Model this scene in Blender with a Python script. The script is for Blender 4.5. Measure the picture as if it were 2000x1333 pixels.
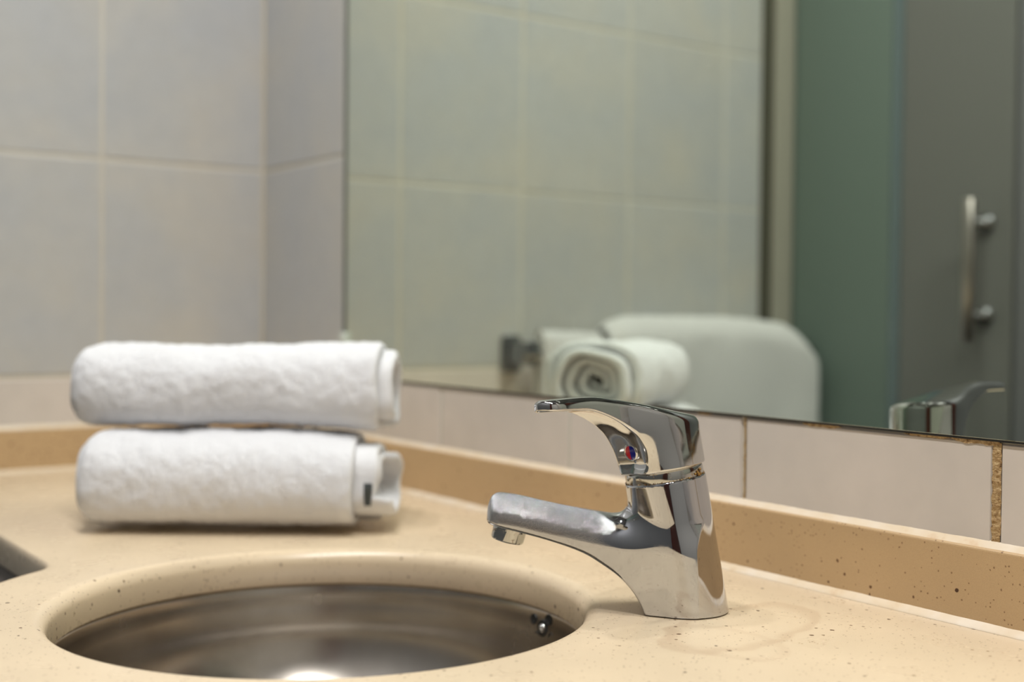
import bpy, bmesh, math, random
import numpy as np
from mathutils import Vector, Matrix, noise as mnoise

for o in list(bpy.data.objects): bpy.data.objects.remove(o)
SC = bpy.context.scene
COL = SC.collection
random.seed(4)
rng = np.random.default_rng(7)
PI = math.pi

# ------------------------------------------------------------------ camera
CAM_Y, CAM_Z = -0.6611, 0.1831
yaw, pitch, roll, FPX = 0.6201, 0.0228, 0.0097, 2467.1
F = np.array([-math.cos(yaw)*math.cos(pitch), math.sin(yaw)*math.cos(pitch), -math.sin(pitch)])
R0 = np.array([math.sin(yaw), math.cos(yaw), 0.0]); U0 = np.cross(R0, F)
R = R0*math.cos(roll)+U0*math.sin(roll); U = -R0*math.sin(roll)+U0*math.cos(roll)
cd = bpy.data.cameras.new('camera'); cam = bpy.data.objects.new('camera', cd); COL.objects.link(cam)
M = Matrix(((R[0], U[0], -F[0], 0), (R[1], U[1], -F[1], CAM_Y), (R[2], U[2], -F[2], CAM_Z), (0, 0, 0, 1)))
cam.matrix_world = M
cd.sensor_fit = 'HORIZONTAL'; cd.sensor_width = 36.0; cd.lens = 36.0*FPX/2000
cd.clip_start = 0.02; cd.clip_end = 50
cd.dof.use_dof = True; cd.dof.focus_distance = 0.740; cd.dof.aperture_fstop = 4.0
SC.camera = cam

# ------------------------------------------------------------------ world, lamps, exposure
w = bpy.data.worlds.new('world'); SC.world = w; w.use_nodes = True
w.node_tree.nodes['Background'].inputs[0].default_value = (1, 0.95, 0.88, 1)
w.node_tree.nodes['Background'].inputs[1].default_value = 0.0
SC.view_settings.view_transform = 'Standard'; SC.view_settings.look = 'None'
SC.view_settings.gamma = 1.0; SC.view_settings.exposure = 0.0
SC.view_settings.use_curve_mapping = False
SC.cycles.max_bounces = 12; SC.cycles.diffuse_bounces = 5; SC.cycles.glossy_bounces = 8
SC.cycles.sample_clamp_indirect = 4.0; SC.cycles.blur_glossy = 0.3
SC.cycles.use_denoising = True

def area(name, loc, size, power, color, shape='DISK', rot=(0, 0, 0), size_y=None, spread=180):
    ld = bpy.data.lights.new(name, 'AREA'); ld.shape = shape; ld.size = size
    if size_y: ld.size_y = size_y
    ld.energy = power; ld.color = color; ld.spread = math.radians(spread)
    o = bpy.data.objects.new(name, ld); o.location = loc; o.rotation_euler = rot; COL.objects.link(o); return o

CEIL = 1.50
LAMPS = [(-1.00, -0.48), (-0.74, -0.48), (-0.48, -0.48), (-0.22, -0.48), (0.04, -0.48)]
for lx, ly in LAMPS:
    area('downlight_lamp', (lx, ly, CEIL-0.012), 0.06, 4.75, (1.0, 0.975, 0.945), spread=165)

# ------------------------------------------------------------------ helpers
def s2l(c):
    return tuple(((v/255)/12.92 if v/255 <= 0.04045 else ((v/255+0.055)/1.055)**2.4) for v in c)+(1.0,)

def mat(name, col, rough=0.5, metal=0.0, **kw):
    m = bpy.data.materials.new(name); m.use_nodes = True
    b = m.node_tree.nodes['Principled BSDF']
    b.inputs['Base Color'].default_value = s2l(col); b.inputs['Roughness'].default_value = rough
    b.inputs['Metallic'].default_value = metal
    for k, v in kw.items(): b.inputs[k.replace('_', ' ')].default_value = v
    return m

class NT:
    def __init__(s, m): s.t = m.node_tree; s.b = s.t.nodes['Principled BSDF']
    def n(s, kind, **kw):
        q = s.t.nodes.new(kind)
        for k, v in kw.items():
            if k.startswith('i_'):
                key = k[2:].replace('_', ' ')
                q.inputs[int(key) if key.isdigit() else key].default_value = v
            else: setattr(q, k, v)
        return q
    def l(s, a, b): s.t.links.new(a, b)
    def ramp(s, fac, stops, interp='LINEAR'):
        r = s.n('ShaderNodeValToRGB'); r.color_ramp.interpolation = interp
        e = r.color_ramp.elements
        while len(e) < len(stops): e.new(0.5)
        for i, (p, c) in enumerate(stops): e[i].position = p; e[i].color = c if len(c) == 4 else (*c, 1)
        s.l(fac, r.inputs[0]); return r.outputs[0]
    def mix(s, fac, a, b, blend='MIX'):
        q = s.n('ShaderNodeMix', data_type='RGBA', blend_type=blend)
        for v, i in ((fac, 0), (a, 6), (b, 7)):
            if hasattr(v, 'links'): s.l(v, q.inputs[i])
            else: q.inputs[i].default_value = v
        return q.outputs[2]
    def pos(s): return s.n('ShaderNodeNewGeometry').outputs['Position']
    def noise(s, vec, scale, detail=3, rough=0.5, dist=0.0):
        q = s.n('ShaderNodeTexNoise'); q.inputs['Scale'].default_value = scale; q.inputs['Detail'].default_value = detail
        q.inputs['Roughness'].default_value = rough; q.inputs['Distortion'].default_value = dist
        s.l(vec, q.inputs['Vector']); return q.outputs['Fac']
    def bump(s, h, strength, dist=0.001):
        q = s.n('ShaderNodeBump'); q.inputs['Strength'].default_value = strength; q.inputs['Distance'].default_value = dist
        s.l(h, q.inputs['Height']); s.l(q.outputs[0], s.b.inputs['Normal']); return q

def grey(v): return (v, v, v, 1)

def stone(name, col, spk=1.0):
    m = mat(name, col, 0.32); k = NT(m); p = k.pos()
    base = k.ramp(k.noise(p, 9, 4), [(0.3, s2l([c*0.97 for c in col])), (0.7, s2l([min(255, c*1.03) for c in col]))])
    fine = k.ramp(k.noise(p, 1500, 2), [(0.35, grey(0.93)), (0.6, grey(1.02))])
    c = k.mix(0.8, base, fine, 'MULTIPLY')
    wob = k.n('ShaderNodeTexNoise', i_Scale=400.0, i_Detail=2.0); k.l(p, wob.inputs['Vector'])
    def specks(sc, thr, dark, keep):
        add = k.n('ShaderNodeVectorMath', operation='MULTIPLY_ADD'); k.l(wob.outputs['Color'], add.inputs[0])
        add.inputs[1].default_value = (0.0016,)*3; k.l(p, add.inputs[2])
        v = k.n('ShaderNodeTexVoronoi', i_Scale=sc); k.l(add.outputs[0], v.inputs['Vector'])
        d = k.ramp(v.outputs['Distance'], [(0, grey(1)), (thr, grey(1)), (thr*1.35, grey(0))])
        sp = k.n('ShaderNodeSeparateColor'); k.l(v.outputs['Color'], sp.inputs[0])
        g = k.ramp(sp.outputs[0], [(0, grey(1)), (keep, grey(1)), (keep+0.02, grey(0))])
        mm = k.n('ShaderNodeMath', operation='MULTIPLY'); k.l(d, mm.inputs[0]); k.l(g, mm.inputs[1])
        m2 = k.n('ShaderNodeMath', operation='MULTIPLY'); k.l(mm.outputs[0], m2.inputs[0]); m2.inputs[1].default_value = dark
        return m2.outputs[0]
    c = k.mix(specks(150, 0.13, 0.62*spk, 0.16), c, s2l((95, 62, 35)))
    c = k.mix(specks(420, 0.20, 0.5*spk, 0.20), c, s2l((110, 78, 48)))
    c = k.mix(specks(70, 0.075, 0.85*spk, 0.22), c, s2l((70, 42, 25)))
    m['c'] = 1
    return m, k, c, p

# --- stone for the counter, with faint dried water ring beside the tap
m_counter, k, c, p = stone('beige_stone_counter', (210, 191, 163), 1.4)
def ring(k, c, p, cx, cy, rx, ry, rot, wid, amt):
    mp = k.n('ShaderNodeMapping', vector_type='TEXTURE'); mp.inputs['Location'].default_value = (cx, cy, 0)
    mp.inputs['Rotation'].default_value = (0, 0, rot); mp.inputs['Scale'].default_value = (rx, ry, 1000)
    k.l(p, mp.inputs['Vector'])
    ln = k.n('ShaderNodeVectorMath', operation='LENGTH'); k.l(mp.outputs[0], ln.inputs[0])
    nz = k.noise(p, 40, 2)
    a = k.n('ShaderNodeMath', operation='MULTIPLY_ADD'); k.l(nz, a.inputs[0]); a.inputs[1].default_value = 0.3; k.l(ln.outputs['Value'], a.inputs[2])
    f = k.ramp(a.outputs[0], [(1.15-wid-0.12, grey(0)), (1.15-wid, grey(amt)), (1.15, grey(amt)), (1.15+0.04, grey(0))] if False else
               [(0.0, grey(0)), (0.66, grey(0)), (0.76, grey(amt)), (0.82, grey(amt)), (0.86, grey(0))])
    return k.mix(f, c, s2l((150, 112, 80)))
# ramp works on 0..1, so the radii are stretched by 1/0.65
c = ring(k, c, p, -0.520, -0.122, 0.050, 0.105, 0.30, 0.1, 0.20)
c = ring(k, c, p, -0.500, -0.155, 0.060, 0.040, 0.0, 0.1, 0.10)
k.l(c, k.b.inputs['Base Color'])
k.l(k.ramp(k.noise(p, 30, 3), [(0.3, grey(0.26)), (0.7, grey(0.32))]), k.b.inputs['Roughness'])

m_splash, k, c, p = stone('shaded_stone_splash', (189, 160, 121), 1.5)  # counter stone again, the upright face's shade painted in as a darker tone
k.l(c, k.b.inputs['Base Color']); k.b.inputs['Roughness'].default_value = 0.38

# --- glazed tiles
def tile_mat(name, c1, c2, c3):
    m = mat(name, c2, 0.28); k = NT(m); p = k.pos()
    oi = k.n('ShaderNodeObjectInfo')
    n1 = k.noise(p, 7.0, 4, 0.55); base = k.ramp(n1, [(0.32, s2l(c1)), (0.5, s2l(c2)), (0.68, s2l(c3))])
    n2 = k.noise(p, 45.0, 3); base = k.mix(0.5, base, k.ramp(n2, [(0.3, grey(0.95)), (0.7, grey(1.04))]), 'MULTIPLY')
    t = k.ramp(oi.outputs['Random'], [(0, grey(0.97)), (1, grey(1.0))])
    base = k.mix(1.0, base, t, 'MULTIPLY')
    k.l(base, k.b.inputs['Base Color']); k.bump(k.noise(p, 60, 2), 0.05, 0.0008); return m
m_tile = tile_mat('grey_glazed_tile', (176, 178, 180), (181, 181, 179), (187, 184, 177))
m_tile_low = tile_mat('bounce_lit_tile', (200, 193, 186), (206, 198, 190), (212, 203, 195))  # same tile low down, bounced light painted in as a lighter, warmer colour
m_grout = mat('cream_grout', (208, 203, 188), 0.8); k = NT(m_grout); p = k.pos()
k.l(k.ramp(k.noise(p, 6, 3), [(0.35, s2l((196, 194, 186))), (0.65, s2l((194, 187, 172)))]), k.b.inputs['Base Color'])
m_grout_b = mat('stained_grout', (176, 140, 86), 0.85); k = NT(m_grout_b); p = k.pos()
k.l(k.ramp(k.noise(p, 260, 4, 0.7), [(0.34, s2l((84, 58, 30))), (0.45, s2l((160, 130, 88))), (0.7, s2l((196, 172, 130)))]), k.b.inputs['Base Color'])
k.bump(k.noise(p, 500, 3), 0.9, 0.0015)
m_caulk = mat('white_silicone', (222, 208, 188), 0.35); k = NT(m_caulk); p = k.pos()
k.l(k.ramp(k.noise(p, 35, 4, 0.6), [(0.3, s2l((222, 210, 192))), (0.62, s2l((214, 196, 168))), (0.75, s2l((196, 160, 120)))]), k.b.inputs['Base Color'])
m_black = mat('dark_gap', (22, 24, 24), 0.5)

# --- chrome
m_chrome = mat('chrome', (206, 207, 208), 0.045, 1.0); k = NT(m_chrome); p = k.pos()
k.l(k.ramp(k.noise(p, 260, 5, 0.7), [(0.45, grey(0.03)), (0.75, grey(0.14))]), k.b.inputs['Roughness'])
m_chrome_w = mat('worn_chrome', (198, 200, 205), 0.08, 1.0); k = NT(m_chrome_w); p = k.pos()
n1 = k.noise(p, 1300, 4, 0.7); z = k.n('ShaderNodeSeparateXYZ'); k.l(p, z.inputs[0])
hi = k.n('ShaderNodeMapRange'); k.l(z.outputs[2], hi.inputs[0]); hi.inputs[1].default_value = 0.047; hi.inputs[2].default_value = 0.060
geo = k.n('ShaderNodeNewGeometry'); sx = k.n('ShaderNodeSeparateXYZ'); k.l(geo.outputs['Normal'], sx.inputs[0])
up = k.n('ShaderNodeMapRange'); k.l(sx.outputs[2], up.inputs[0]); up.inputs[1].default_value = 0.0; up.inputs[2].default_value = 0.5
fl_ = k.n('ShaderNodeVectorMath', operation='MULTIPLY'); k.l(p, fl_.inputs[0]); fl_.inputs[1].default_value = (1, 1, 0)
dd = k.n('ShaderNodeVectorMath', operation='DISTANCE'); k.l(fl_.outputs[0], dd.inputs[0]); dd.inputs[1].default_value = (-0.5685, -0.1201, 0)
far = k.n('ShaderNodeMapRange'); k.l(dd.outputs['Value'], far.inputs[0]); far.inputs[1].default_value = 0.045; far.inputs[2].default_value = 0.06
mm = k.n('ShaderNodeMath', operation='MULTIPLY'); k.l(up.outputs[0], mm.inputs[0]); k.l(far.outputs[0], mm.inputs[1])
bp = k.bump(n1, 1.0, 0.0007); k.l(mm.outputs[0], bp.inputs['Strength'])
# scratches worn into the top of the spout; dried drip marks low on the column
mr = k.n('ShaderNodeMath', operation='MULTIPLY_ADD'); k.l(mm.outputs[0], mr.inputs[0]); mr.inputs[1].default_value = 0.02
k.l(k.ramp(k.noise(p, 120, 5, 0.7), [(0.5, grey(0.03)), (0.8, grey(0.16))]), mr.inputs[2]); k.l(mr.outputs[0], k.b.inputs['Roughness'])
m_neck = mat('limescaled_neck', (190, 185, 170), 0.2, 1.0); k = NT(m_neck); p = k.pos()
f = k.ramp(k.noise(p, 160, 5, 0.7), [(0.60, grey(0)), (0.68, grey(1))])
k.l(k.mix(f, s2l((196, 196, 192)), s2l((150, 112, 50))), k.b.inputs['Base Color'])
inv = k.n('ShaderNodeMath', operation='SUBTRACT'); inv.inputs[0].default_value = 1.0; k.l(f, inv.inputs[1]); k.l(inv.outputs[0], k.b.inputs['Metallic'])
k.l(k.ramp(f, [(0, grey(0.08)), (1, grey(0.7))]), k.b.inputs['Roughness'])
m_scale = mat('brown_limescale', (158, 116, 52), 0.7); k = NT(m_scale); p = k.pos()
k.l(k.ramp(k.noise(p, 500, 4, 0.7), [(0.35, s2l((60, 40, 20))), (0.5, s2l((150, 108, 48))), (0.7, s2l((205, 170, 90)))]), k.b.inputs['Base Color'])
m_rail = mat('rail_chrome', (150, 152, 155), 0.12, 1.0)
m_steelbar = mat('brushed_bar', (175, 170, 165), 0.28, 1.0)
m_red = mat('red_enamel', (196, 8, 34), 0.15); m_blue = mat('blue_enamel', (10, 26, 138), 0.15)

# --- stainless basin
m_basin = mat('brushed_stainless', (186, 180, 172), 0.26, 1.0); k = NT(m_basin); p = k.pos()
k.l(k.ramp(k.noise(p, 22, 5, 0.65), [(0.3, s2l((176, 168, 158))), (0.7, s2l((190, 184, 176)))]), k.b.inputs['Base Color'])
k.l(k.ramp(k.noise(p, 25, 3), [(0.3, grey(0.22)), (0.7, grey(0.28))]), k.b.inputs['Roughness'])

# --- terry cloth
def terry(name, col):
    m = mat(name, col, 0.95); k = NT(m); p = k.n('ShaderNodeTexCoord').outputs['Object']
    k.b.inputs['Sheen Weight'].default_value = 0.35; k.b.inputs['Sheen Roughness'].default_value = 0.5
    n1 = k.noise(p, 900, 3, 0.7); n2 = k.noise(p, 220, 3, 0.6)
    a = k.n('ShaderNodeMath', operation='ADD'); k.l(n1, a.inputs[0]); k.l(n2, a.inputs[1])
    k.bump(a.outputs[0], 0.75, 0.0024)
    k.b.inputs['Subsurface Weight'].default_value = 0.0; return m
m_terry = terry('white_terry', (243, 244, 248)); m_terry2 = terry('white_bath_terry', (226, 226, 226))
m_band = mat('woven_towel_band', (236, 232, 228), 0.8); k = NT(m_band)
p = k.n('ShaderNodeTexCoord').outputs['Object']; k.bump(k.noise(p, 1200, 2), 0.3, 0.0006)
m_label = mat('grey_label', (70, 78, 82), 0.8)

# --- glass, door, wood, others
m_frost = mat('frosted_green_glass', (120, 136, 129), 0.42, 0.0, Transmission_Weight=0.25, IOR=1.45)
m_edge = mat('glass_edge', (98, 112, 116), 0.2)
m_greydoor = mat('grey_satin_door', (106, 107, 105), 0.42)
m_alu = mat('aluminium_profile', (168, 164, 152), 0.35, 0.2)
m_darkstrip = mat('dark_seal', (76, 74, 62), 0.6)
m_greywall = mat('grey_panel', (104, 105, 108), 0.6)
m_floor = mat('dark_floor_tile', (74, 68, 62), 0.4)
m_ceil = mat('ceiling_paint', (128, 128, 130), 0.9)
m_plaster = mat('plaster', (190, 188, 182), 0.8)
m_wood = mat('red_brown_wood', (74, 28, 20), 0.35); k = NT(m_wood); p = k.pos()
mp = k.n('ShaderNodeMapping'); mp.inputs['Scale'].default_value = (18, 18, 1.5); k.l(p, mp.inputs[0])
k.l(k.ramp(k.noise(mp.outputs[0], 3, 5, 0.6, 1.0), [(0.3, s2l((52, 18, 13))), (0.7, s2l((92, 38, 27)))]), k.b.inputs['Base Color'])
m_mirror = mat('silvered_glass', (230, 237, 224), 0.0, 1.0)
m_lampface = mat('lamp_rim', (230, 230, 230), 0.4)

# ------------------------------------------------------------------ object helpers
def link(name, verts, faces, material, parent=None, smooth=False, loc=None, mats=None, fmi=None):
    me = bpy.data.meshes.new(name); me.from_pydata([tuple(v) for v in verts], [], [tuple(f) for f in faces]); me.update()
    for m in (mats or [material]): me.materials.append(m)
    if fmi is not None: me.polygons.foreach_set('material_index', fmi)
    if smooth: me.polygons.foreach_set('use_smooth', [True]*len(me.polygons))
    o = bpy.data.objects.new(name, me); COL.objects.link(o)
    if loc is not None: o.location = loc
    if parent: o.parent = parent
    return o
def obj_bm(name, bm, material, parent=None, smooth=False):
    bmesh.ops.recalc_face_normals(bm, faces=bm.faces)
    me = bpy.data.meshes.new(name); bm.to_mesh(me); bm.free(); me.materials.append(material)
    if smooth: me.polygons.foreach_set('use_smooth', [True]*len(me.polygons))
    o = bpy.data.objects.new(name, me); COL.objects.link(o)
    if parent: o.parent = parent
    return o
def tag(o, label, cat, group=None):
    o['label'] = label; o['category'] = cat
    if group: o['group'] = group
    return o
def struct(o): o['kind'] = 'structure'; return o
def empty(name, loc=(0, 0, 0)):
    o = bpy.data.objects.new(name, None); o.location = loc; o.empty_display_size = 0.02; COL.objects.link(o); return o
def box_bm(x0, x1, y0, y1, z0, z1, bevel=0.0, seg=2, bm=None):
    own = bm or bmesh.new()
    r = bmesh.ops.create_cube(own, size=1.0)
    for v in r['verts']:
        v.co = Vector((x0+(v.co.x+.5)*(x1-x0), y0+(v.co.y+.5)*(y1-y0), z0+(v.co.z+.5)*(z1-z0)))
    if bevel > 0:
        ed = {e for v in r['verts'] for e in v.link_edges}
        bmesh.ops.bevel(own, geom=list(ed), offset=bevel, segments=seg, affect='EDGES', profile=0.5)
    return own
def lathe(profile, n, center, axis=(0, 0, 1), xdir=None):
    """profile: list of (r, h) along axis"""
    ax = np.array(axis, float); ax /= np.linalg.norm(ax)
    a = np.array(xdir if xdir is not None else ((1, 0, 0) if abs(ax[0]) < .9 else (0, 1, 0)), float)
    e1 = a-ax*(a@ax); e1 /= np.linalg.norm(e1); e2 = np.cross(ax, e1); c = np.array(center, float)
    V, Fc = [], []
    for r, h in profile:
        for i in range(n):
            t = 2*PI*i/n; V.append(c+ax*h+e1*r*math.cos(t)+e2*r*math.sin(t))
    for j in range(len(profile)-1):
        for i in range(n):
            k2 = (i+1) % n; Fc.append((j*n+i, j*n+k2, (j+1)*n+k2, (j+1)*n+i))
    return V, Fc

# ------------------------------------------------------------------ SDF -> smooth mesh
def smin(a, b, k):
    h = np.clip(0.5+0.5*(b-a)/k, 0, 1); return b*(1-h)+a*h-k*h*(1-h)
def smax(a, b, k): return -smin(-a, -b, k)
def sdf_mesh(fn, lo, hi, h):
    lo = np.array(lo, float); n = np.ceil((np.array(hi)-lo)/h).astype(int)+1
    ax = [lo[i]+h*np.arange(n[i]) for i in range(3)]
    X, Y, Z = np.meshgrid(*ax, indexing='ij')
    V = fn(np.stack([X.ravel(), Y.ravel(), Z.ravel()], 1)).reshape(n)
    S = V < 0
    nc = n-1
    def cor(A, d): return A[d[0]:d[0]+nc[0], d[1]:d[1]+nc[1], d[2]:d[2]+nc[2]]
    cs = [(i, j, k2) for i in (0, 1) for j in (0, 1) for k2 in (0, 1)]
    cnt = sum(cor(S, d).astype(int) for d in cs); act = (cnt > 0) & (cnt < 8)
    acc = np.zeros(tuple(nc)+(3,)); num = np.zeros(tuple(nc))
    for a in cs:
        for t in range(3):
            if a[t] == 0:
                b = list(a); b[t] = 1
                va, vb = cor(V, a), cor(V, b); x = (va < 0) != (vb < 0)
                tt = np.where(x, va/np.where(x, va-vb, 1), 0)
                for q in range(3):
                    acc[..., q] += np.where(x, a[q]+(tt if q == t else 0), 0)
                num += x
    idx = -np.ones(tuple(nc), int); I = np.argwhere(act); idx[act] = np.arange(len(I))
    P = lo+h*(I+acc[act]/num[act][:, None])
    faces = []
    for t in range(3):
        u, v = (t+1) % 3, (t+2) % 3
        sl = [slice(1, nc[q]) for q in range(3)]; sl[t] = slice(0, nc[t])
        s2 = list(sl); s2[t] = slice(1, nc[t]+1)
        A = S[tuple(sl)]; B = S[tuple(s2)]; ch = A != B
        E = np.argwhere(ch); off = np.array([1, 1, 1]); off[t] = 0; E = E+off
        flip = A[ch]
        def c(du, dv):
            G = E.copy(); G[:, u] -= du; G[:, v] -= dv; return idx[G[:, 0], G[:, 1], G[:, 2]]
        q = np.stack([c(1, 1), c(0, 1), c(0, 0), c(1, 0)], 1)
        q[~flip] = q[~flip][:, ::-1]; faces.append(q)
    Fq = np.concatenate(faces)
    e = 2e-5
    def grad(P): return np.stack([(fn(P+d)-fn(P-d))/(2*e) for d in np.eye(3)*e], 1)
    for _ in range(4):
        g = grad(P); P = P-0.9*(fn(P)/np.maximum((g**2).sum(1), 0.2))[:, None]*g
    g = grad(P); N = g/np.linalg.norm(g, axis=1)[:, None]
    return P, Fq, N
def sdf_obj(name, P, Fq, N, xf, material, parent):
    """xf: (origin, 3x3 columns) maps local sdf space to parent space"""
    o0, B = xf; W = o0+P@B.T; NW = N@B.T
    me = bpy.data.meshes.new(name); me.from_pydata(W.tolist(), [], Fq.tolist()); me.update()
    me.polygons.foreach_set('use_smooth', [True]*len(me.polygons)); me.materials.append(material)
    me.normals_split_custom_set_from_vertices(NW.tolist())
    o = bpy.data.objects.new(name, me); COL.objects.link(o); o.parent = parent; return o

# ================================================================== THE SETTING
LX = -1.4601          # left wall
CX = -0.230           # right end of the counter
RX = 0.75             # right wall (behind the camera)
FY = -0.965           # wall opposite the mirror
FLOOR = -0.88
GY = 0.0              # tile face of the mirror wall
ZG = 0.3548; TH = 0.2496; TW = 0.2030

def tile_mesh(nm, w, h, d=0.008, b=0.0013):
    """tile in XZ plane, face towards -Y at y=0, chamfered"""
    v = [(0, d, 0), (w, d, 0), (w, d, h), (0, d, h), (0, b, 0), (w, b, 0), (w, b, h), (0, b, h),
         (b, 0, b), (w-b, 0, b), (w-b, 0, h-b), (b, 0, h-b)]
    f = [(0, 1, 5, 4), (1, 2, 6, 5), (2, 3, 7, 6), (3, 0, 4, 7), (4, 5, 9, 8), (5, 6, 10, 9), (6, 7, 11, 10), (7, 4, 8, 11), (8, 9, 10, 11), (3, 2, 1, 0)]
    me = bpy.data.meshes.new(nm); me.from_pydata(v, [], f); me.update(); return me
TC = {}
def put_tile(w, h, material, loc, rotz, parent):
    key = (round(w, 4), round(h, 4), material.name)
    if key not in TC:
        me = tile_mesh('tile', w, h); me.materials.append(material); TC[key] = me
    o = bpy.data.objects.new('tile', TC[key]); o.location = loc; o.rotation_euler = (0, 0, rotz)
    COL.objects.link(o); o.parent = parent; return o
G = 0.0040
def jig(): return rng.uniform(-0.0003, 0.0003)

# mirror wall (backing is the grout bed)
wall_m = struct(obj_bm('wall_mirror_side', box_bm(LX-0.1, RX+0.1, 0.0012, 0.12, FLOOR, CEIL), m_grout))
zrows = [ZG+TH*k for k in range(-2, 5)]
ztops = 0.0472
xcols = [LX+0.001, -1.2462] + [-1.0446+TW*k for k in range(0, 9)]
def tiles_on_mirror_wall():
    for ci in range(len(xcols)-1):
        x0, x1 = xcols[ci], xcols[ci+1]
        if ci > 8: x1 = min(x1, RX)
        for ri in range(len(zrows)-1):
            z0, z1 = zrows[ri], zrows[ri+1]
            if z1 < ztops: continue
            if z0 < ztops: z0 = ztops-G/2+0.0015; 
            if z0 > CEIL: continue
            z1c = min(z1, CEIL)
            low = z1 < 0.13
            if ci > 0 and not low and ZG-0.3 < z0 and z1 < 1.2: continue      # hidden behind the mirror
            gl = G; 
            xl, xr = x0+G/2, x1-G/2
            if low and ci > 0:
                # narrow joint / wide ragged joint seen right of the tap
                if abs(x1+0.4356) < 0.005: xr = x1-0.0018-0.0008
                if abs(x0+0.4356) < 0.005: xl = x0+0.0018+0.0006
                z1c = 0.1093
                put_tile(xr-xl, z1c-(z0+G/2), m_tile_low, (xl, GY+jig(), z0+G/2), 0, wall_m)
            else:
                put_tile(xr-xl, z1c-z0-G, m_tile if not low else m_tile_low, (xl, GY+jig(), z0+G/2), 0, wall_m)
tiles_on_mirror_wall()

# left wall with five columns of tiles
wall_l = struct(obj_bm('wall_left', box_bm(LX-0.12, LX-0.0012, -0.884, 0.12, FLOOR, CEIL), m_grout))
ycols = [-0.0005, -0.1997, -0.3997, -0.5997, -0.7997, -0.885]
zr = [ztops] + [z for z in zrows if z > ztops]
for ci in range(5):
    for ri in range(len(zr)-1):
        z0, z1 = zr[ri], min(zr[ri+1], CEIL)
        if z0 >= CEIL-0.01: continue
        y0, y1 = ycols[ci], ycols[ci+1]
        low = z1 < 0.13
        put_tile(abs(y1-y0)-G, z1-z0-G, m_tile_low if low else m_tile, (LX+jig(), y1+G/2, z0+G/2), PI/2, wall_l)
# below the counter line the left wall goes on beyond the counter's front edge
for ci, (y0, y1) in enumerate([(-0.43, -0.6), (-0.6, -0.8), (-0.8, -0.886)]):
    for z0, z1 in [(-0.135, 0.0515), (-0.385, -0.135), (-0.635, -0.385), (-0.88, -0.635)]:
        put_tile(abs(y1-y0)-G, z1-z0-G, m_tile, (LX+jig(), y1+G/2, z0+G/2), PI/2, wall_l)
# tile rotation PI/2: local x -> +y, local y (depth) -> -x, face (local -y) -> +x

# dark seal and pale jamb at the end of the left wall
struct(obj_bm('trim_1', box_bm(LX-0.03, LX+0.001, -0.911, -0.888, FLOOR, CEIL, 0.002), m_darkstrip))
struct(obj_bm('trim_2', box_bm(LX-0.03, LX+0.006, -0.957, -0.913, FLOOR, CEIL, 0.003), m_alu))

# floor, ceiling, right wall with wooden door, front wall
struct(obj_bm('floor', box_bm(LX-0.1, RX+0.1, -1.9, 0.1, FLOOR-0.05, FLOOR), m_floor))
struct(obj_bm('ceiling', box_bm(LX-0.1, RX+0.1, -1.9, 0.1, CEIL, CEIL+0.05), m_ceil))
struct(obj_bm('wall_right', box_bm(RX, RX+0.1, -1.9, 0.1, FLOOR, CEIL), m_plaster))
struct(obj_bm('wall_front', box_bm(-1.045, RX+0.05, FY-0.03, FY, FLOOR, CEIL), m_greywall))
struct(obj_bm('wall_shower_back', box_bm(LX-0.1, RX+0.1, -1.9, -1.85, FLOOR, CEIL), m_plaster))
struct(obj_bm('wall_shower_side', box_bm(LX-0.12, LX-0.02, -1.9, -0.9, FLOOR, CEIL), m_tile))
d1 = struct(obj_bm('door_1', box_bm(0.20, 0.66, FY+0.001, FY+0.035, FLOOR+0.01, 1.14, 0.003), m_wood))
for z0, z1 in [(-0.72, -0.05), (0.10, 0.98)]:
    obj_bm('door_panel', box_bm(0.28, 0.58, FY+0.034, FY+0.042, z0, z1, 0.003), m_wood, d1)

# frosted green fixed glass panel and grey door with bar handle, both facing the mirror
gp = tag(obj_bm('glass_panel', box_bm(LX+0.002, -1.2600, FY-0.004, FY+0.004, FLOOR+0.01, CEIL-0.02, 0.001, 1), m_frost),
         'frosted green glass panel reflected in the mirror between tiled wall and grey door', 'glass panel')
obj_bm('glass_edge', box_bm(-1.2595, -1.2405, FY-0.005, FY+0.006, FLOOR+0.01, CEIL-0.02, 0.001, 1), m_edge, gp)
gd = struct(obj_bm('door_2', box_bm(-1.2395, -1.0490, FY-0.012, FY+0.004, FLOOR+0.01, CEIL-0.02, 0.0015, 1), m_greydoor))
V, Fc = lathe([(0, 0), (0.0085, 0), (0.0095, 0.001), (0.0095, 0.2037), (0.0085, 0.2047), (0, 0.2047)], 24, (-1.0905, -0.920, 0.147))
hd = link('bar_handle', V, Fc, m_steelbar, gd, True)
for hz in (0.184, 0.318):
    V, Fc = lathe([(0.0, 0.0), (0.006, 0.0), (0.006, 0.030), (0.014, 0.030), (0.014, 0.037), (0, 0.037)], 20, (-1.0905, -0.9255, hz), (0, -1, 0))
    link('standoff', V, Fc, m_rail, hd, True)

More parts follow.
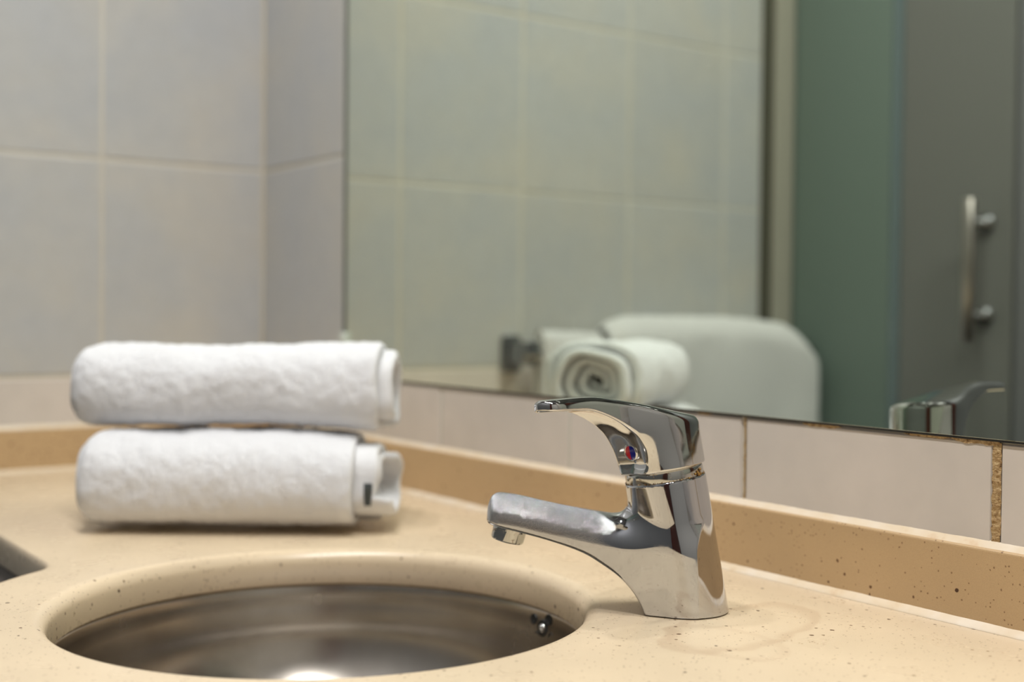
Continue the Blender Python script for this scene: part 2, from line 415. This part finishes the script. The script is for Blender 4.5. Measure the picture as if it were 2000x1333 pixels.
# ================================================================== MIRROR
mx0, mx1, mz0, mz1 = -1.2403, -0.10, 0.1112, 1.20
mir = tag(obj_bm('wall_mirror', box_bm(mx0, mx1, -0.0016, -0.0006, mz0, mz1, 0.0003, 1), m_mirror),
          'large frameless wall mirror above the low row of tiles, reflecting towels and tap', 'mirror')
obj_bm('mirror_backing', box_bm(mx0-0.0004, mx1, -0.0013, -0.0003, mz0-0.0013, mz1, 0.0), m_black, mir)
obj_bm('edge_strip', box_bm(mx0-0.0022, mx0-0.0002, -0.0035, -0.0006, mz0+0.048, mz1, 0.0004, 1), mat('edge_grey', (96, 98, 92), 0.5), mir)
obj_bm('corner_clip', box_bm(mx0-0.006, mx0+0.004, -0.0068, -0.0003, mz0+0.036, mz0+0.048, 0.0012), mat('clear_clip', (205, 212, 206), 0.15), mir)

# ragged stained grout under the mirror and in the two visible joints
def ragged(x0, x1, zt, zb, seed, parent, yf=-0.0008):
    r = random.Random(seed); n = max(6, int((x1-x0)/0.0015)); top, bot = [], []
    for i in range(n+1):
        t = i/n; x = x0+(x1-x0)*t; e = min(1, 6*t, 6*(1-t))
        bot.append((x, zt-(zt-zb)*(0.35+0.65*e)*r.uniform(0.72, 1.0))); top.append((x, zt))
    V, Fc = [], []
    for (x, z), (x2, z2) in zip(top, bot): V += [(x, yf, z), (x2, yf+r.uniform(0, .0004), z2), (x, 0.003, z), (x2, 0.003, z2)]
    for i in range(n):
        a, b = 4*i, 4*i+4; Fc += [(a, a+1, b+1, b), (a+1, a+3, b+3, b+1), (a, b, b+2, a+2)]
    return link('grout_patch', V, Fc, m_grout_b, parent)
ragged(-0.6866, -0.6704, 0.1112, 0.1082, 1, wall_m)
ragged(-0.5834, -0.5513, 0.1100, 0.1076, 2, wall_m)
ragged(-0.5006, -0.4671, 0.1100, 0.1083, 3, wall_m)
ragged(-0.4664, -0.4335, 0.1102, 0.1071, 4, wall_m)
def joint(x0, x1, z0, z1, seed, m, y0=-0.0003):
    r = random.Random(seed); n = 26; V, Fc = [], []
    for i in range(n+1):
        z = z0+(z1-z0)*i/n; a, b = r.uniform(0, .0008), r.uniform(0, .0006)
        V += [(x0+a, y0+r.uniform(0, .0006), z), (x1-b, y0+r.uniform(0, .0006), z)]
    for i in range(n): Fc.append((2*i, 2*i+1, 2*i+3, 2*i+2))
    return link('grout_joint', V, Fc, m, wall_m)
joint(-0.4388, -0.4321, 0.0495, 0.1093, 5, m_grout_b)
joint(-0.6387, -0.6362, 0.0495, 0.1093, 6, m_grout_b)

# ================================================================== BACKSPLASH, COUNTER
FRONT = -0.408; SP = 0.0068; SH = 0.0474
def splash_profile_box(name, x0, x1, y0, y1):
    return obj_bm(name, box_bm(x0, x1, y0, y1, 0.0004, SH, 0.0016, 3), m_splash)
sb = tag(splash_profile_box('backsplash', LX+0.0005, CX, -SP, 0.0010), 'long stone upstand in a shade-darkened tone running below the mirror behind the tap', 'backsplash')
# bead of silicone on top against the tiles, and at the foot
def bead(name, p0, p1, prof, parent, seed):
    """prof: list of (offset toward room, z); along straight line from p0 to p1"""
    r = random.Random(seed); p0 = np.array(p0, float); p1 = np.array(p1, float); L = np.linalg.norm(p1-p0); d = (p1-p0)/L
    nrm = np.array([d[1], -d[0], 0]); n = int(L/0.004); V, Fc = [], []
    for i in range(n+1):
        c = p0+d*L*i/n; w = 1+0.12*mnoise.noise(Vector((i*0.11, seed, 0)))+r.uniform(-.03, .03)
        for a, z in prof: V.append(c+nrm*a*w+np.array([0, 0, z*w]))
    k2 = len(prof)
    for i in range(n):
        for j in range(k2-1): a = i*k2+j; Fc.append((a, a+1, a+k2+1, a+k2))
    return link(name, V, Fc, m_caulk, parent, True)
bead('silicone_bead', (LX, -0.0003, SH-0.0003), (CX, -0.0003, SH-0.0003), [(0.0042, 0.0003), (0.0034, 0.0010), (0.0022, 0.0018), (0.0010, 0.0030), (-0.0006, 0.0042)], sb, 1)
bead('silicone_bead', (LX, -SP, 0.0), (CX, -SP, 0.0), [(0.0052, 0.0001), (0.0045, 0.0012), (0.003, 0.0021), (0.0012, 0.0034), (-0.0004, 0.0042)], sb, 2)
sl = tag(obj_bm('side_backsplash', box_bm(LX-0.001, LX+SP, FRONT, -SP-0.0008, 0.0004, SH, 0.0016, 3), m_splash),
         'short stone upstand in a shade-darkened tone along the left wall behind the towels', 'backsplash')
bead('silicone_bead', (LX+SP, FRONT, 0.0), (LX+SP, -SP, 0.0), [(0.0045, 0.0001), (0.003, 0.0015), (0.001, 0.003), (-0.0004, 0.0036)], sl, 3)
bead('silicone_bead', (LX+0.0002, FRONT, SH-0.0003), (LX+0.0002, -SP, SH-0.0003), [(0.0062, 0.0002), (0.0050, 0.0014), (0.0022, 0.0032), (-0.0002, 0.0044)], sl, 4)

BX, BY, BR = -0.7150, -0.2950, 0.1745
FRONT_R = -0.600; BULGE = 0.230; TK = 0.024
def boundary(t):
    dx, dy = math.cos(t), math.sin(t); r = 1e9
    if dx > 1e-9: r = min(r, (CX-BX)/dx)
    if dx < -1e-9: r = min(r, (LX+0.0005-BX)/dx)
    if dy > 1e-9: r = min(r, (0.0005-BY)/dy)
    if dy < -1e-9:
        a = (FRONT-BY)/dy; kk = 0.022
        h = max(kk-abs(a-BULGE), 0)/kk
        rr = max(a, BULGE)+h*h*kk*0.25
        g = (t % (2*PI))-math.radians(226)
        if g > 0:
            q = min(1, g/math.radians(26)); q = q*q*(3-2*q); rr = rr if q < 0 else (rr*(1-q)+(FRONT_R-BY)/dy*q)
        r = min(r, rr)
    return r
def make_counter():
    N = 720; ts = [2*PI*(i+0.5)/N for i in range(N)]
    # add the exact corner directions
    for cx, cy in [(CX, 0.0005), (LX+0.0005, 0.0005), (LX+0.0005, FRONT), (CX, FRONT_R)]:
        ts.append(math.atan2(cy-BY, cx-BX) % (2*PI))
    ts = sorted(ts); N = len(ts)
    re = 0.010
    inner = [(BR-re+0.0005, -TK-0.001), (BR-re, -TK), (BR-re, -re)]
    for i in range(1, 9):
        a = PI/2*i/8; inner.append((BR-re+re*(1-math.cos(a)), -re+re*math.sin(a)))
    inner.append((BR+0.002, 0.0))
    prof = len(inner); V = []
    rb = [boundary(t) for t in ts]
    eo = [(-0.009, 0.0), (-0.006, 0.0), (-0.0032, -0.0008), (-0.0012, -0.0025), (-0.0002, -0.005), (0, -0.007), (0, -TK+0.003), (-0.001, -TK+0.001), (-0.003, -TK), (-0.03, -TK)]
    for t, r_ in zip(ts, rb):
        for r, z in inner: V.append((BX+r*math.cos(t), BY+r*math.sin(t), z))
        for d, z in eo: V.append((BX+(r_+d)*math.cos(t), BY+(r_+d)*math.sin(t), z))
    K = prof+len(eo); Fc = []
    for i in range(N):
        j = (i+1) % N
        for q in range(K-1): Fc.append((i*K+q, j*K+q, j*K+q+1, i*K+q+1))
        Fc.append((i*K+K-1, j*K+K-1, j*K, i*K))
    return link('countertop', V, Fc, m_counter, None, True)
ct = tag(make_counter(), 'beige speckled stone vanity counter with round basin opening', 'countertop')

# apron under the slab, set back from its edge, following the curve
AV, AF, n_ = [], [], 0
for i in range(200):
    t = PI+PI*(i+0.5)/200; r_ = boundary(t); 
    if abs(r_*math.cos(t)+BX-LX) < 0.03 or abs(r_*math.cos(t)+BX-CX) < 0.03: continue
    for rr, z in ((r_-0.014, -TK-0.0004), (r_-0.014, -0.26), (r_-0.026, -0.26), (r_-0.026, -TK-0.0004)): AV.append((BX+rr*math.cos(t), BY+rr*math.sin(t), z))
    n_ += 1
for i in range(n_-1):
    for j in range(4): a, b = i*4+j, i*4+(j+1) % 4; AF.append((a, b, b+4, a+4))
tag(link('vanity_apron', AV, AF, mat('apron_brown', (92, 82, 76), 0.45), None, True), 'dark curved apron panel set back below the edge of the stone counter', 'panel')

# ---- basin
IR = BR-0.0075
prof = [(IR+0.020, -TK-0.0012), (IR+0.004, -TK-0.0012), (IR+0.0005, -TK-0.0020), (IR-0.0005, -TK-0.004)]
prof += [(IR-0.001, -0.035), (IR-0.002, -0.043), (IR-0.0045, -0.051)]
for i in range(1, 23):
    a = PI/2*i/23; prof.append(((IR-0.0045)*(math.cos(a)**0.9), -0.051-0.095*math.sin(a)))
prof.append((0.0255, -0.1465))
V, Fc = lathe(prof, 160, (BX, BY, 0))
Fc = [tuple(reversed(f)) for f in Fc]
basin = tag(link('basin', V, Fc, m_basin, None, True), 'round brushed stainless steel basin set under the stone counter', 'basin')
V, Fc = lathe([(0.0, -0.147), (0.012, -0.147), (0.018, -0.1455), (0.024, -0.145), (0.0265, -0.1462), (0.0265, -0.150)], 48, (BX, BY, 0))
link('drain', V, Fc, m_chrome, basin, True)
# overflow: ring of four holes about a central screw
OVZ = -0.0385; OVA = math.radians(86)
_r = IR-0.0012
ctr = np.array([BX+_r*math.cos(OVA), BY+_r*math.sin(OVA), OVZ])
nn = np.array([-math.cos(OVA), -math.sin(OVA), 0.05]); nn /= np.linalg.norm(nn); tt = np.array([-math.sin(OVA), math.cos(OVA), 0]); vz = np.cross(nn, tt)
for i in range(4):
    a = PI/4+i*PI/2+0.25; c = ctr+tt*0.0135*math.cos(a)+vz*0.0085*math.sin(a)
    V, Fc = lathe([(0.0, 0.0008), (0.0030, 0.0008), (0.0034, 0.0012), (0.0038, 0.0010), (0.0040, -0.0005)], 20, c, nn)
    link('overflow_hole', V, Fc, m_black, basin, True)
V, Fc = lathe([(0.0, 0.0004), (0.0046, 0.0006), (0.0058, 0.0011), (0.0064, -0.0004)], 28, ctr, nn); link('overflow_recess', V, Fc, m_black, basin, True)
V, Fc = lathe([(0.0, 0.0030), (0.0018, 0.0027), (0.0030, 0.0018), (0.0034, 0.0006)], 20, ctr, nn); link('screw', V, Fc, m_chrome, basin, True)

# ================================================================== FAUCET
O = np.array([-0.5685, -0.1201, 0.0])
faucet = tag(empty('faucet', tuple(O)), 'chrome single lever mixer tap with red and blue dot beside the basin', 'faucet')
sdir = np.array([-0.66, -0.75, 0]); sdir /= np.linalg.norm(sdir); zdir = np.array([0, 0, 1.0]); kdir = np.cross(zdir, sdir)
lean = 0.1774; ndir = sdir*math.sin(lean)+zdir*math.cos(lean)
SB = np.stack([sdir, kdir, zdir], 1)
def spl(pts, n=400):
    """monotone-x catmull-rom samples"""
    P = [np.array(p, float) for p in pts]; P = [2*P[0]-P[1]]+P+[2*P[-1]-P[-2]]; out = []
    for i in range(1, len(P)-2):
        for t in np.linspace(0, 1, n//(len(P)-3), endpoint=False):
            a, b, c, d = P[i-1:i+3]
            out.append(0.5*((2*b)+(c-a)*t+(2*a-5*b+4*c-d)*t*t+(3*b-a-3*c+d)*t**3))
    out.append(P[-2]); return np.array(out)
T_ = spl([(-0.05, 0.054), (0.02, 0.0565), (0.05, 0.0594), (0.0718, 0.0625), (0.0898, 0.0658), (0.1079, 0.0694), (0.135, 0.0722)])
B_ = spl([(0.017, -0.060), (0.0228, -0.012), (0.0255, -0.0005), (0.0294, 0.0080), (0.0355, 0.0162), (0.0427, 0.0231), (0.0523, 0.0294), (0.0643, 0.0357), (0.0835, 0.0418), (0.1004, 0.0461), (0.1198, 0.0504), (0.14, 0.0548)])
def f_body(P):
    s, k2, z = P[:, 0], P[:, 1], P[:, 2]
    n = s*math.sin(lean)+z*math.cos(lean)
    dc = np.hypot((s-z*math.tan(lean))*math.cos(lean), k2)-0.0251
    T = np.interp(s, T_[:, 0], T_[:, 1]); B = np.interp(s, B_[:, 0], B_[:, 1])
    Bs = (np.interp(s+.001, B_[:, 0], B_[:, 1])-np.interp(s-.001, B_[:, 0], B_[:, 1]))/.002
    q = np.clip((0.080-s)/0.050, 0, 1); q = q*q*(3-2*q)
    W = 0.0125+0.0075*q
    zc = T-W
    Hh = 0.0188; zc = T-Hh
    tube = (np.sqrt((k2/W)**2+(np.maximum(z-zc, 0)/Hh)**2)-1)*W
    tube = smax(tube, (s-0.1248), 0.0095)
    bot = (B-z)/np.sqrt(1+Bs**2)
    sp = smax(smax(tube, bot, 0.0022), -(s+0.0), 0.001)
    d = smin(dc, sp, 0.013)
    # keep the underside crisp where it runs into the column
    d = smax(d, np.where(s > 0.02, bot-0.0015, -1), 0.003)
    d = smax(d, np.where(s < 0.06, n-0.0830, -1), 0.0012)
    return smax(d, -z-0.0+0.0004, 0.0012)
P, Fq, Nn = sdf_mesh(f_body, (-0.031, -0.031, -0.003), (0.131, 0.031, 0.095), 0.0009)
sdf_obj('body', P, Fq, Nn, (np.zeros(3), SB), m_chrome_w, faucet)

# neck ring with limescale
V, Fc = lathe([(0.0, 0.0815), (0.0236, 0.0815), (0.0240, 0.0832), (0.0241, 0.0838), (0.0241, 0.0880), (0.0236, 0.0898), (0.0, 0.0898)], 96, (0, 0, 0), ndir)
link('neck_ring', V, Fc, m_neck, faucet, True)
# crusts of limescale in the seam
cr = bmesh.new(); r = random.Random(3)
rdir = np.array([0.577, 0.816, 0]); 
e1 = np.cross(ndir, [0, 0, 1]); e1 = np.array([1, 0, 0])-ndir*ndir[0]; e1 /= np.linalg.norm(e1); e2 = np.cross(ndir, e1)
def crust(ang, sz, hn):
    c = ndir*hn+(e1*math.cos(ang)+e2*math.sin(ang))*0.0245
    g = bmesh.ops.create_icosphere(cr, subdivisions=1, radius=1.0)
    for v in g['verts']:
        v.co = Vector(c)+Vector(v.co)*sz*r.uniform(0.7, 1.3)
for i in range(90):
    crust(r.uniform(-PI*0.95, PI*0.35), r.uniform(0.00015, 0.00035), 0.0832+r.uniform(-.0003, .0004))
for i in range(26): crust(0.28+r.gauss(0, .05), r.uniform(0.0005, 0.0011), 0.0848+r.uniform(-.0018, .0018))
obj_bm('limescale', cr, m_scale, faucet, True)['kind'] = 'stuff'

# handle
ldir = np.array([0.02, -1, 0]); ldir = ldir-ndir*(ldir@ndir); ldir /= np.linalg.norm(ldir); mdir = np.cross(ndir, ldir)
HB = np.stack([ldir, mdir, ndir], 1)
HT = spl([(-0.05, 0.1100), (-0.03, 0.1163), (-0.0201, 0.1195), (0.0033, 0.1273), (0.0259, 0.1348), (0.0479, 0.1412), (0.0596, 0.1433), (0.0728, 0.1446), (0.0849, 0.1458), (0.10, 0.1475)])
US = spl([(0.0275, 0.0885), (0.0262, 0.0905), (0.0246, 0.0957), (0.0250, 0.1032), (0.0268, 0.1085), (0.0300, 0.1145), (0.0350, 0.1198), (0.0406, 0.1245), (0.0487, 0.1297), (0.0585, 0.1343), (0.0690, 0.1362), (0.0780, 0.1374), (0.100, 0.1400)], 160)
LW = spl([(-0.2, 0.0158), (-0.02, 0.0158), (0.0, 0.0157), (0.02, 0.0151), (0.035, 0.0138), (0.05, 0.0119), (0.062, 0.0104), (0.075, 0.0101), (0.085, 0.0107), (0.10, 0.0112)], 2000)
poly = np.vstack([US, [(0.15, 0.1400), (0.15, 0.05), (0.032, 0.05)]])
def sd_poly(x, y, V):
    d = np.full(x.shape, 1e9); s = np.ones(x.shape); n = len(V); j = n-1
    for i in range(n):
        ex, ey = V[j]-V[i]; wx, wy = x-V[i][0], y-V[i][1]
        t = np.clip((wx*ex+wy*ey)/(ex*ex+ey*ey), 0, 1); bx, by = wx-ex*t, wy-ey*t
        d = np.minimum(d, bx*bx+by*by)
        c1, c2, c3 = y >= V[i][1], y < V[j][1], ex*wy > ey*wx
        s = np.where((c1 & c2 & c3) | (~c1 & ~c2 & ~c3), -s, s); j = i
    return s*np.sqrt(d)
def f_handle(P):
    l, m, n = P[:, 0], P[:, 1], P[:, 2]
    W = np.interp(l, LW[:, 0], LW[:, 1])
    q = (0.118-n)/0.004; W = W-0.40*0.004*np.logaddexp(0, np.clip(q, -30, 30))
    cap = np.hypot(l, m)-0.0260
    lev = smax(np.abs(m)-W, l-0.0895, 0.014)
    lev = smax(lev, -l, 0.001)
    plan = smin(cap, lev, 0.018)
    top = (n-(np.interp(l, HT[:, 0], HT[:, 1])-7.0*m*m))*0.95
    h = smax(plan, top, 0.0042)
    rem = sd_poly(l+0.0016*np.exp(-(m/0.009)**2), n, poly)
    h = smax(h, -rem, 0.0016)
    return smax(h, 0.0896-n, 0.0014)
P, Fq, Nn = sdf_mesh(f_handle, (-0.031, -0.031, 0.086), (0.094, 0.031, 0.149), 0.0008)
lever = sdf_obj('lever_handle', P, Fq, Nn, (np.zeros(3), HB), m_chrome, faucet)
# red and blue dot in the scoop
def dot():
    c = ldir*0.0240+ndir*0.1035; nrm = ldir*0.99+ndir*(-0.05); nrm /= np.linalg.norm(nrm)
    up_ = ndir-nrm*(ndir@nrm); up_ /= np.linalg.norm(up_); sd = np.cross(up_, nrm)   # to the viewer's right
    V, Fc = lathe([(0.0045, 0.0004), (0.0048, 0.0009), (0.0053, 0.0009), (0.0057, -0.001)], 40, c, nrm)
    rim = link('dot_rim', V, Fc, m_chrome, faucet, True)
    for sgn, m, nm in ((-1, m_red, 'red_dot'), (1, m_blue, 'blue_dot')):
        V = [c+nrm*0.0010]; n = 20
        for q, hh in ((0.6, 0.0009), (1.0, 0.0004)):
            for i in range(n+1):
                a = -PI/2+PI*i/n; V.append(c+nrm*hh+sd*sgn*0.0047*q*math.cos(a)+up_*0.0047*q*math.sin(a))
        Fc = [(0, 1+i, 2+i) for i in range(n)]+[(1+i, n+2+i, n+3+i, 2+i) for i in range(n)]
        o = link(nm, V, Fc, m, rim, True); o['label'] = 'hot half of the dot, red' if sgn < 0 else 'cold half of the dot, blue'
dot()
# aerator under the spout end
ta = math.atan(0.24); adir = sdir*math.sin(ta)*1.0-zdir*math.cos(ta)
ac = sdir*0.1100+zdir*0.0500
n = 72; V, Fc = [], []
ea = kdir; eb = np.cross(adir, ea)
prf = [(0.0098, 0.0), (0.0106, 0.0012), (0.0106, 0.0030), (0.0106, 0.0034), (0.0104, 0.0092), (0.0099, 0.0100), (0.0086, 0.0100), (0.0080, 0.0085), (0.0, 0.0085)]
for q, (r_, h_) in enumerate(prf):
    for i in range(n):
        a = 2*PI*i/n; rr = r_
        if 3 <= q <= 4:      # wrench flats milled into the lower part
            for fa in (0.0, PI/2, PI, 1.5*PI):
                cc = math.cos(a-fa-0.55)
                if cc > 0.5: rr = min(rr, 0.0097/cc)
        V.append(ac+adir*h_+ea*rr*math.cos(a)+eb*rr*math.sin(a))
for j in range(len(prf)-1):
    for i in range(n): k2 = (i+1) % n; Fc.append((j*n+i, j*n+k2, (j+1)*n+k2, (j+1)*n+i))
ao = link('aerator', V, Fc, m_neck, faucet, False)

# ================================================================== ROLLED TOWELS
def towel_roll(name, ctr, ang, L, RW, RH, turns, pitch, seed, ends, label, sag, group, start):
    """spiral roll; axis along ang in the horizontal plane; ends: (left fn, right fn) of fraction inward"""
    ax = np.array([math.cos(ang), math.sin(ang), 0]); sd = np.array([-math.sin(ang), math.cos(ang), 0])
    root = tag(empty(name, (ctr[0], ctr[1], ctr[2]-RH)), label, 'towel', group)
    R0 = (RW+RH)/2; th = pitch*0.86; npt = int(turns*84); MM = 130
    outer, inner = [], []
    for i in range(npt+1):
        t = turns*i/npt; a = start+2*PI*t; fl = math.floor(t); q_ = max(0, (t-fl-0.70)/0.30); r = R0-pitch*(fl+q_*q_*(3-2*q_))
        r = max(r, 0.0035)
        wob = 0.0010*math.sin(3*a+seed)+0.0008*math.sin(5*a+2*seed) if t > 0.8 else 0
        outer.append((r+wob, a, t)); inner.append((max(r-th, 0.001)+wob, a, t))
    path = [(r, a, t, 0) for r, a, t in outer]+[(r, a, t, 1) for r, a, t in reversed(inner)]
    K = len(path); V = np.zeros((K*(MM+1), 3))
    for j, (r, a, t, side) in enumerate(path):
        e0 = -L/2+ends[0](t, a); e1_ = L/2+ends[1](t, a)
        for i in range(MM+1):
            u = i/MM; x = e0+(e1_-e0)*u
            rr = r
            dl = (x-e0); dr = (e1_-x)
            # soft shoulders at both ends of each layer
            rl = 0.016 if t < 1.05 else 0.006
            if dl < rl and side == 0: rr -= (0.012 if t < 1.05 else 0.002)*(1-math.sqrt(max(0, 1-(1-dl/rl)**2)))
            if dr < 0.007 and side == 0: rr -= 0.0022*(1-math.sqrt(max(0, 1-(1-dr/0.007)**2)))
            cx = math.cos(a)*rr/R0; cz = math.sin(a)*rr/R0
            # squarer ellipse
            q = (abs(cx)**2.6+abs(cz)**2.6)**(1/2.6); q0 = math.hypot(cx, cz)
            f = (q0/q)**0.8 if q > 1e-6 else 1
            yy = cx*f*RW; zz = cz*f*RH
            if t < 1.05 and side == 0:
                nv = mnoise.noise(Vector((x*26, yy*30+seed*7, zz*30)))*0.0018 + mnoise.noise(Vector((x*110, yy*110+seed*3, zz*110)))*0.0009 + mnoise.noise(Vector((x*330, yy*330, zz*330+seed)))*0.0006
                yy += nv*cx*1.2; zz += nv*cz*1.2
            zz += sag(x/L*2, zz/RH)
            zz = max(zz, -RH+0.0003) if sag is sag_low else zz
            V[j*(MM+1)+i] = ax*x+sd*yy+np.array([0, 0, zz+RH])
    Fc = []
    for j in range(K-1):
        for i in range(MM): a = j*(MM+1)+i; Fc.append((a, a+1, a+MM+2, a+MM+1))
    for i in range(MM): a = (K-1)*(MM+1)+i; Fc.append((a, a+1, i+1, i))
    for j in range(npt):                     # end caps between outer and inner faces
        a, b, c, d = j, j+1, K-2-j, K-1-j
        Fc.append((a*(MM+1), b*(MM+1), c*(MM+1), d*(MM+1)))
        Fc.append((d*(MM+1)+MM, c*(MM+1)+MM, b*(MM+1)+MM, a*(MM+1)+MM))
    o = link('rolled_cloth', V, Fc, m_terry, root, True)
    # flat woven selvedge: the protruding part of the second layer, as a face-material band
    return root, ax, sd

ANG = math.atan2(0.8145, 0.580)+0.0
GRP = 'rolled white hand towels on the counter'
def seat(u): return 0.0035*math.cos(u*1.5)-0.0022+0.001*math.sin(u*5)
def sag_low(u, z): return seat(u)*max(0, z)
def sag_top(u, z): return (seat(u)-0.0004 if z < 0 else 0.0016*u-0.0012*math.cos(3*u)) * min(1, abs(z)*1.2)
LH, THh = 0.0410, 0.0374
low_r, ax_, sd_ = towel_roll('rolled_towel', (-1.010, -0.238, LH), ANG, 0.229, 0.0585, LH, 4.3, 0.0100, 1.3,
    (lambda t, a: 0.006-0.004*min(t, 2.5)/2.5, lambda t, a: (0.0 if t < 0.9 else 0.019 if t < 1.7 else 0.033 if t < 2.4 else 0.022-0.01*(t-2.4))+0.0007*math.sin(5*a)*(1 if t > .9 else 0)+0.0008*math.sin(3*a)),
    'lower rolled white terry towel lying directly on the stone counter', sag_low, GRP, -0.9)
top_r, _, _ = towel_roll('rolled_towel', (-1.0285, -0.2235, 2*LH+THh-0.0032), ANG-0.01, 0.261, 0.0500, THh, 4.2, 0.0095, 4.1,
    (lambda t, a: 0.006-0.004*min(t, 2.5)/2.5, lambda t, a: (0.0 if t < 0.93 else 0.012 if t < 1.9 else 0.006-0.008*(t-1.9))+0.0008*math.sin(4*a)),
    'upper rolled white terry towel resting on the lower roll', sag_top, GRP, -0.9)
# woven borders peeping out of the right-hand ends
def selvedge(root, pts_r, x0, x1, a0, a1, RW, RH, thick, seed, nm='woven_border', m=m_band, cz=None):
    V, Fc = [], []; n = 40
    for i in range(n+1):
        a = a0+(a1-a0)*i/n; w = 1+0.02*math.sin(9*a+seed)
        for xx, q in ((x0, 1), (x1-0.001, 1), (x1, 0.985), (x1, 1-thick/RW), (x0, 1-thick/RW)):
            V.append(ax_*(xx+0.001*math.sin(5*a+seed)*(xx == x1))+sd_*math.cos(a)*RW*pts_r*q*w+np.array([0, 0, (cz or RH)+math.sin(a)*RH*pts_r*q*w]))
    for i in range(n):
        for j in range(5): a = i*5+j; b = i*5+(j+1) % 5; Fc.append((a, b, b+5, a+5))
    return link(nm, V, Fc, m, root, True)
selvedge(low_r, 0.87, 0.1240, 0.1300, 3.05, 3.62, 0.0585, 0.0405, 0.0015, 5.0, 'care_label', m_label)

# ================================================================== TOWEL RAIL ON THE LEFT WALL
RZ = 0.124; RXX = LX+0.055
rail = tag(empty('towel_rail', (LX, -0.65, RZ)), 'dark chrome towel rail on the left tiled wall, reflected in the mirror', 'towel rail')
V, Fc = lathe([(0, 0), (0.007, 0), (0.007, 0.585), (0, 0.585)], 20, (RXX-LX, -0.300, 0), (0, 1, 0)); link('bar', V, Fc, m_rail, rail, True)
for yy in (0.272, -0.282):
    bm = box_bm(0.0005, 0.012, yy-0.014, yy+0.014, -0.026, 0.026, 0.002)
    box_bm(0.010, 0.058, yy-0.009, yy+0.009, -0.014, 0.018, 0.003, 2, bm)
    obj_bm('bracket', bm, m_rail, rail)
def hung(name, y0, y1, ztop, zbot, t, rc, label, seed, cut):
    root = tag(empty(name, (RXX, (y0+y1)/2, RZ)), label, 'towel', 'bath towels hung on the rail')
    NY, NP = 90, 60; V, Fc = [], []
    def path(off):
        P = []
        for i in range(22): P.append((-1*(rc+off), zbot+(ztop-rc-zbot)*i/22))
        for i in range(17):
            a = PI-PI*i/16; P.append(((rc+off)*math.cos(a), ztop-rc+(rc+off)*math.sin(a)))
        for i in range(22): P.append(((rc+off), ztop-rc-(ztop-rc-zbot)*(i+1)/22))
        return P
    po = path(t/2); pi = list(reversed(path(-t/2))); pp = po+pi; K = len(pp)
    for i in range(NY+1):
        u = i/NY; y = y0+(y1-y0)*u; w = (y1-y0)
        ed = min(u, 1-u)*w; sh = 1-0.35*max(0, 1-ed/0.02)**2
        for j, (x, z) in enumerate(pp):
            dz = cut(u)*max(0, min(1, (z-ztop+0.12)/0.12))
            xx = x*sh+0.004*mnoise.noise(Vector((y*14, z*9, seed)))+0.003*math.sin(y*60+seed)*max(0, (ztop-0.03-z))*4
            nv = 0.0016*mnoise.noise(Vector((y*120, z*120, seed+x*40)))
            V.append((RXX+0+xx+(nv if x > 0 else -nv), y, z+dz+nv))
    V = [(a-RXX, b-(y0+y1)/2, c-RZ) for a, b, c in V]
    for i in range(NY):
        for j in range(K): a, b = i*K+j, i*K+(j+1) % K; Fc.append((a, a+K, b+K, b))
    h = len(po)
    for i in (0, NY):
        for j in range(h-1):
            f = (i*K+j, i*K+j+1, i*K+K-2-j, i*K+K-1-j); Fc.append(f if i else tuple(reversed(f)))
    link('folded_cloth', V, Fc, m_terry2, root, True); return root
hung('hanging_towel', -0.497, -0.392, 0.152, 0.010, 0.014, 0.013, 'narrow white towel on the rail next to its dark bracket, seen in the mirror', 2.0, lambda u: -0.004*(1-u))
hung('hanging_towel', -0.940, -0.503, 0.165, -0.26, 0.030, 0.024, 'wide thick white bath towel hanging on the rail beside the frosted glass', 5.0,
     lambda u: -0.050*max(0, 1-u/0.20)**2.0 - 0.014*max(0, 1-u/0.42) - 0.018*max(0, (u-0.88)/0.12)**2)

# ================================================================== CEILING LAMP RIMS
for (lx, ly), wh in zip(LAMPS, ['nearest the left tiled wall', 'above the two rolled towels', 'above the steel basin', 'just right of the tap', 'farthest from the left wall']):
    V, Fc = lathe([(0.028, 0.0), (0.036, -0.001), (0.042, 0.004), (0.042, 0.0115)], 32, (0, 0, 0))
    o = tag(link('downlight', V, Fc, m_lampface, None, True, (lx, ly, CEIL-0.0116)), 'small round ceiling downlight '+wh, 'ceiling lamp', 'downlights in a row above the counter')
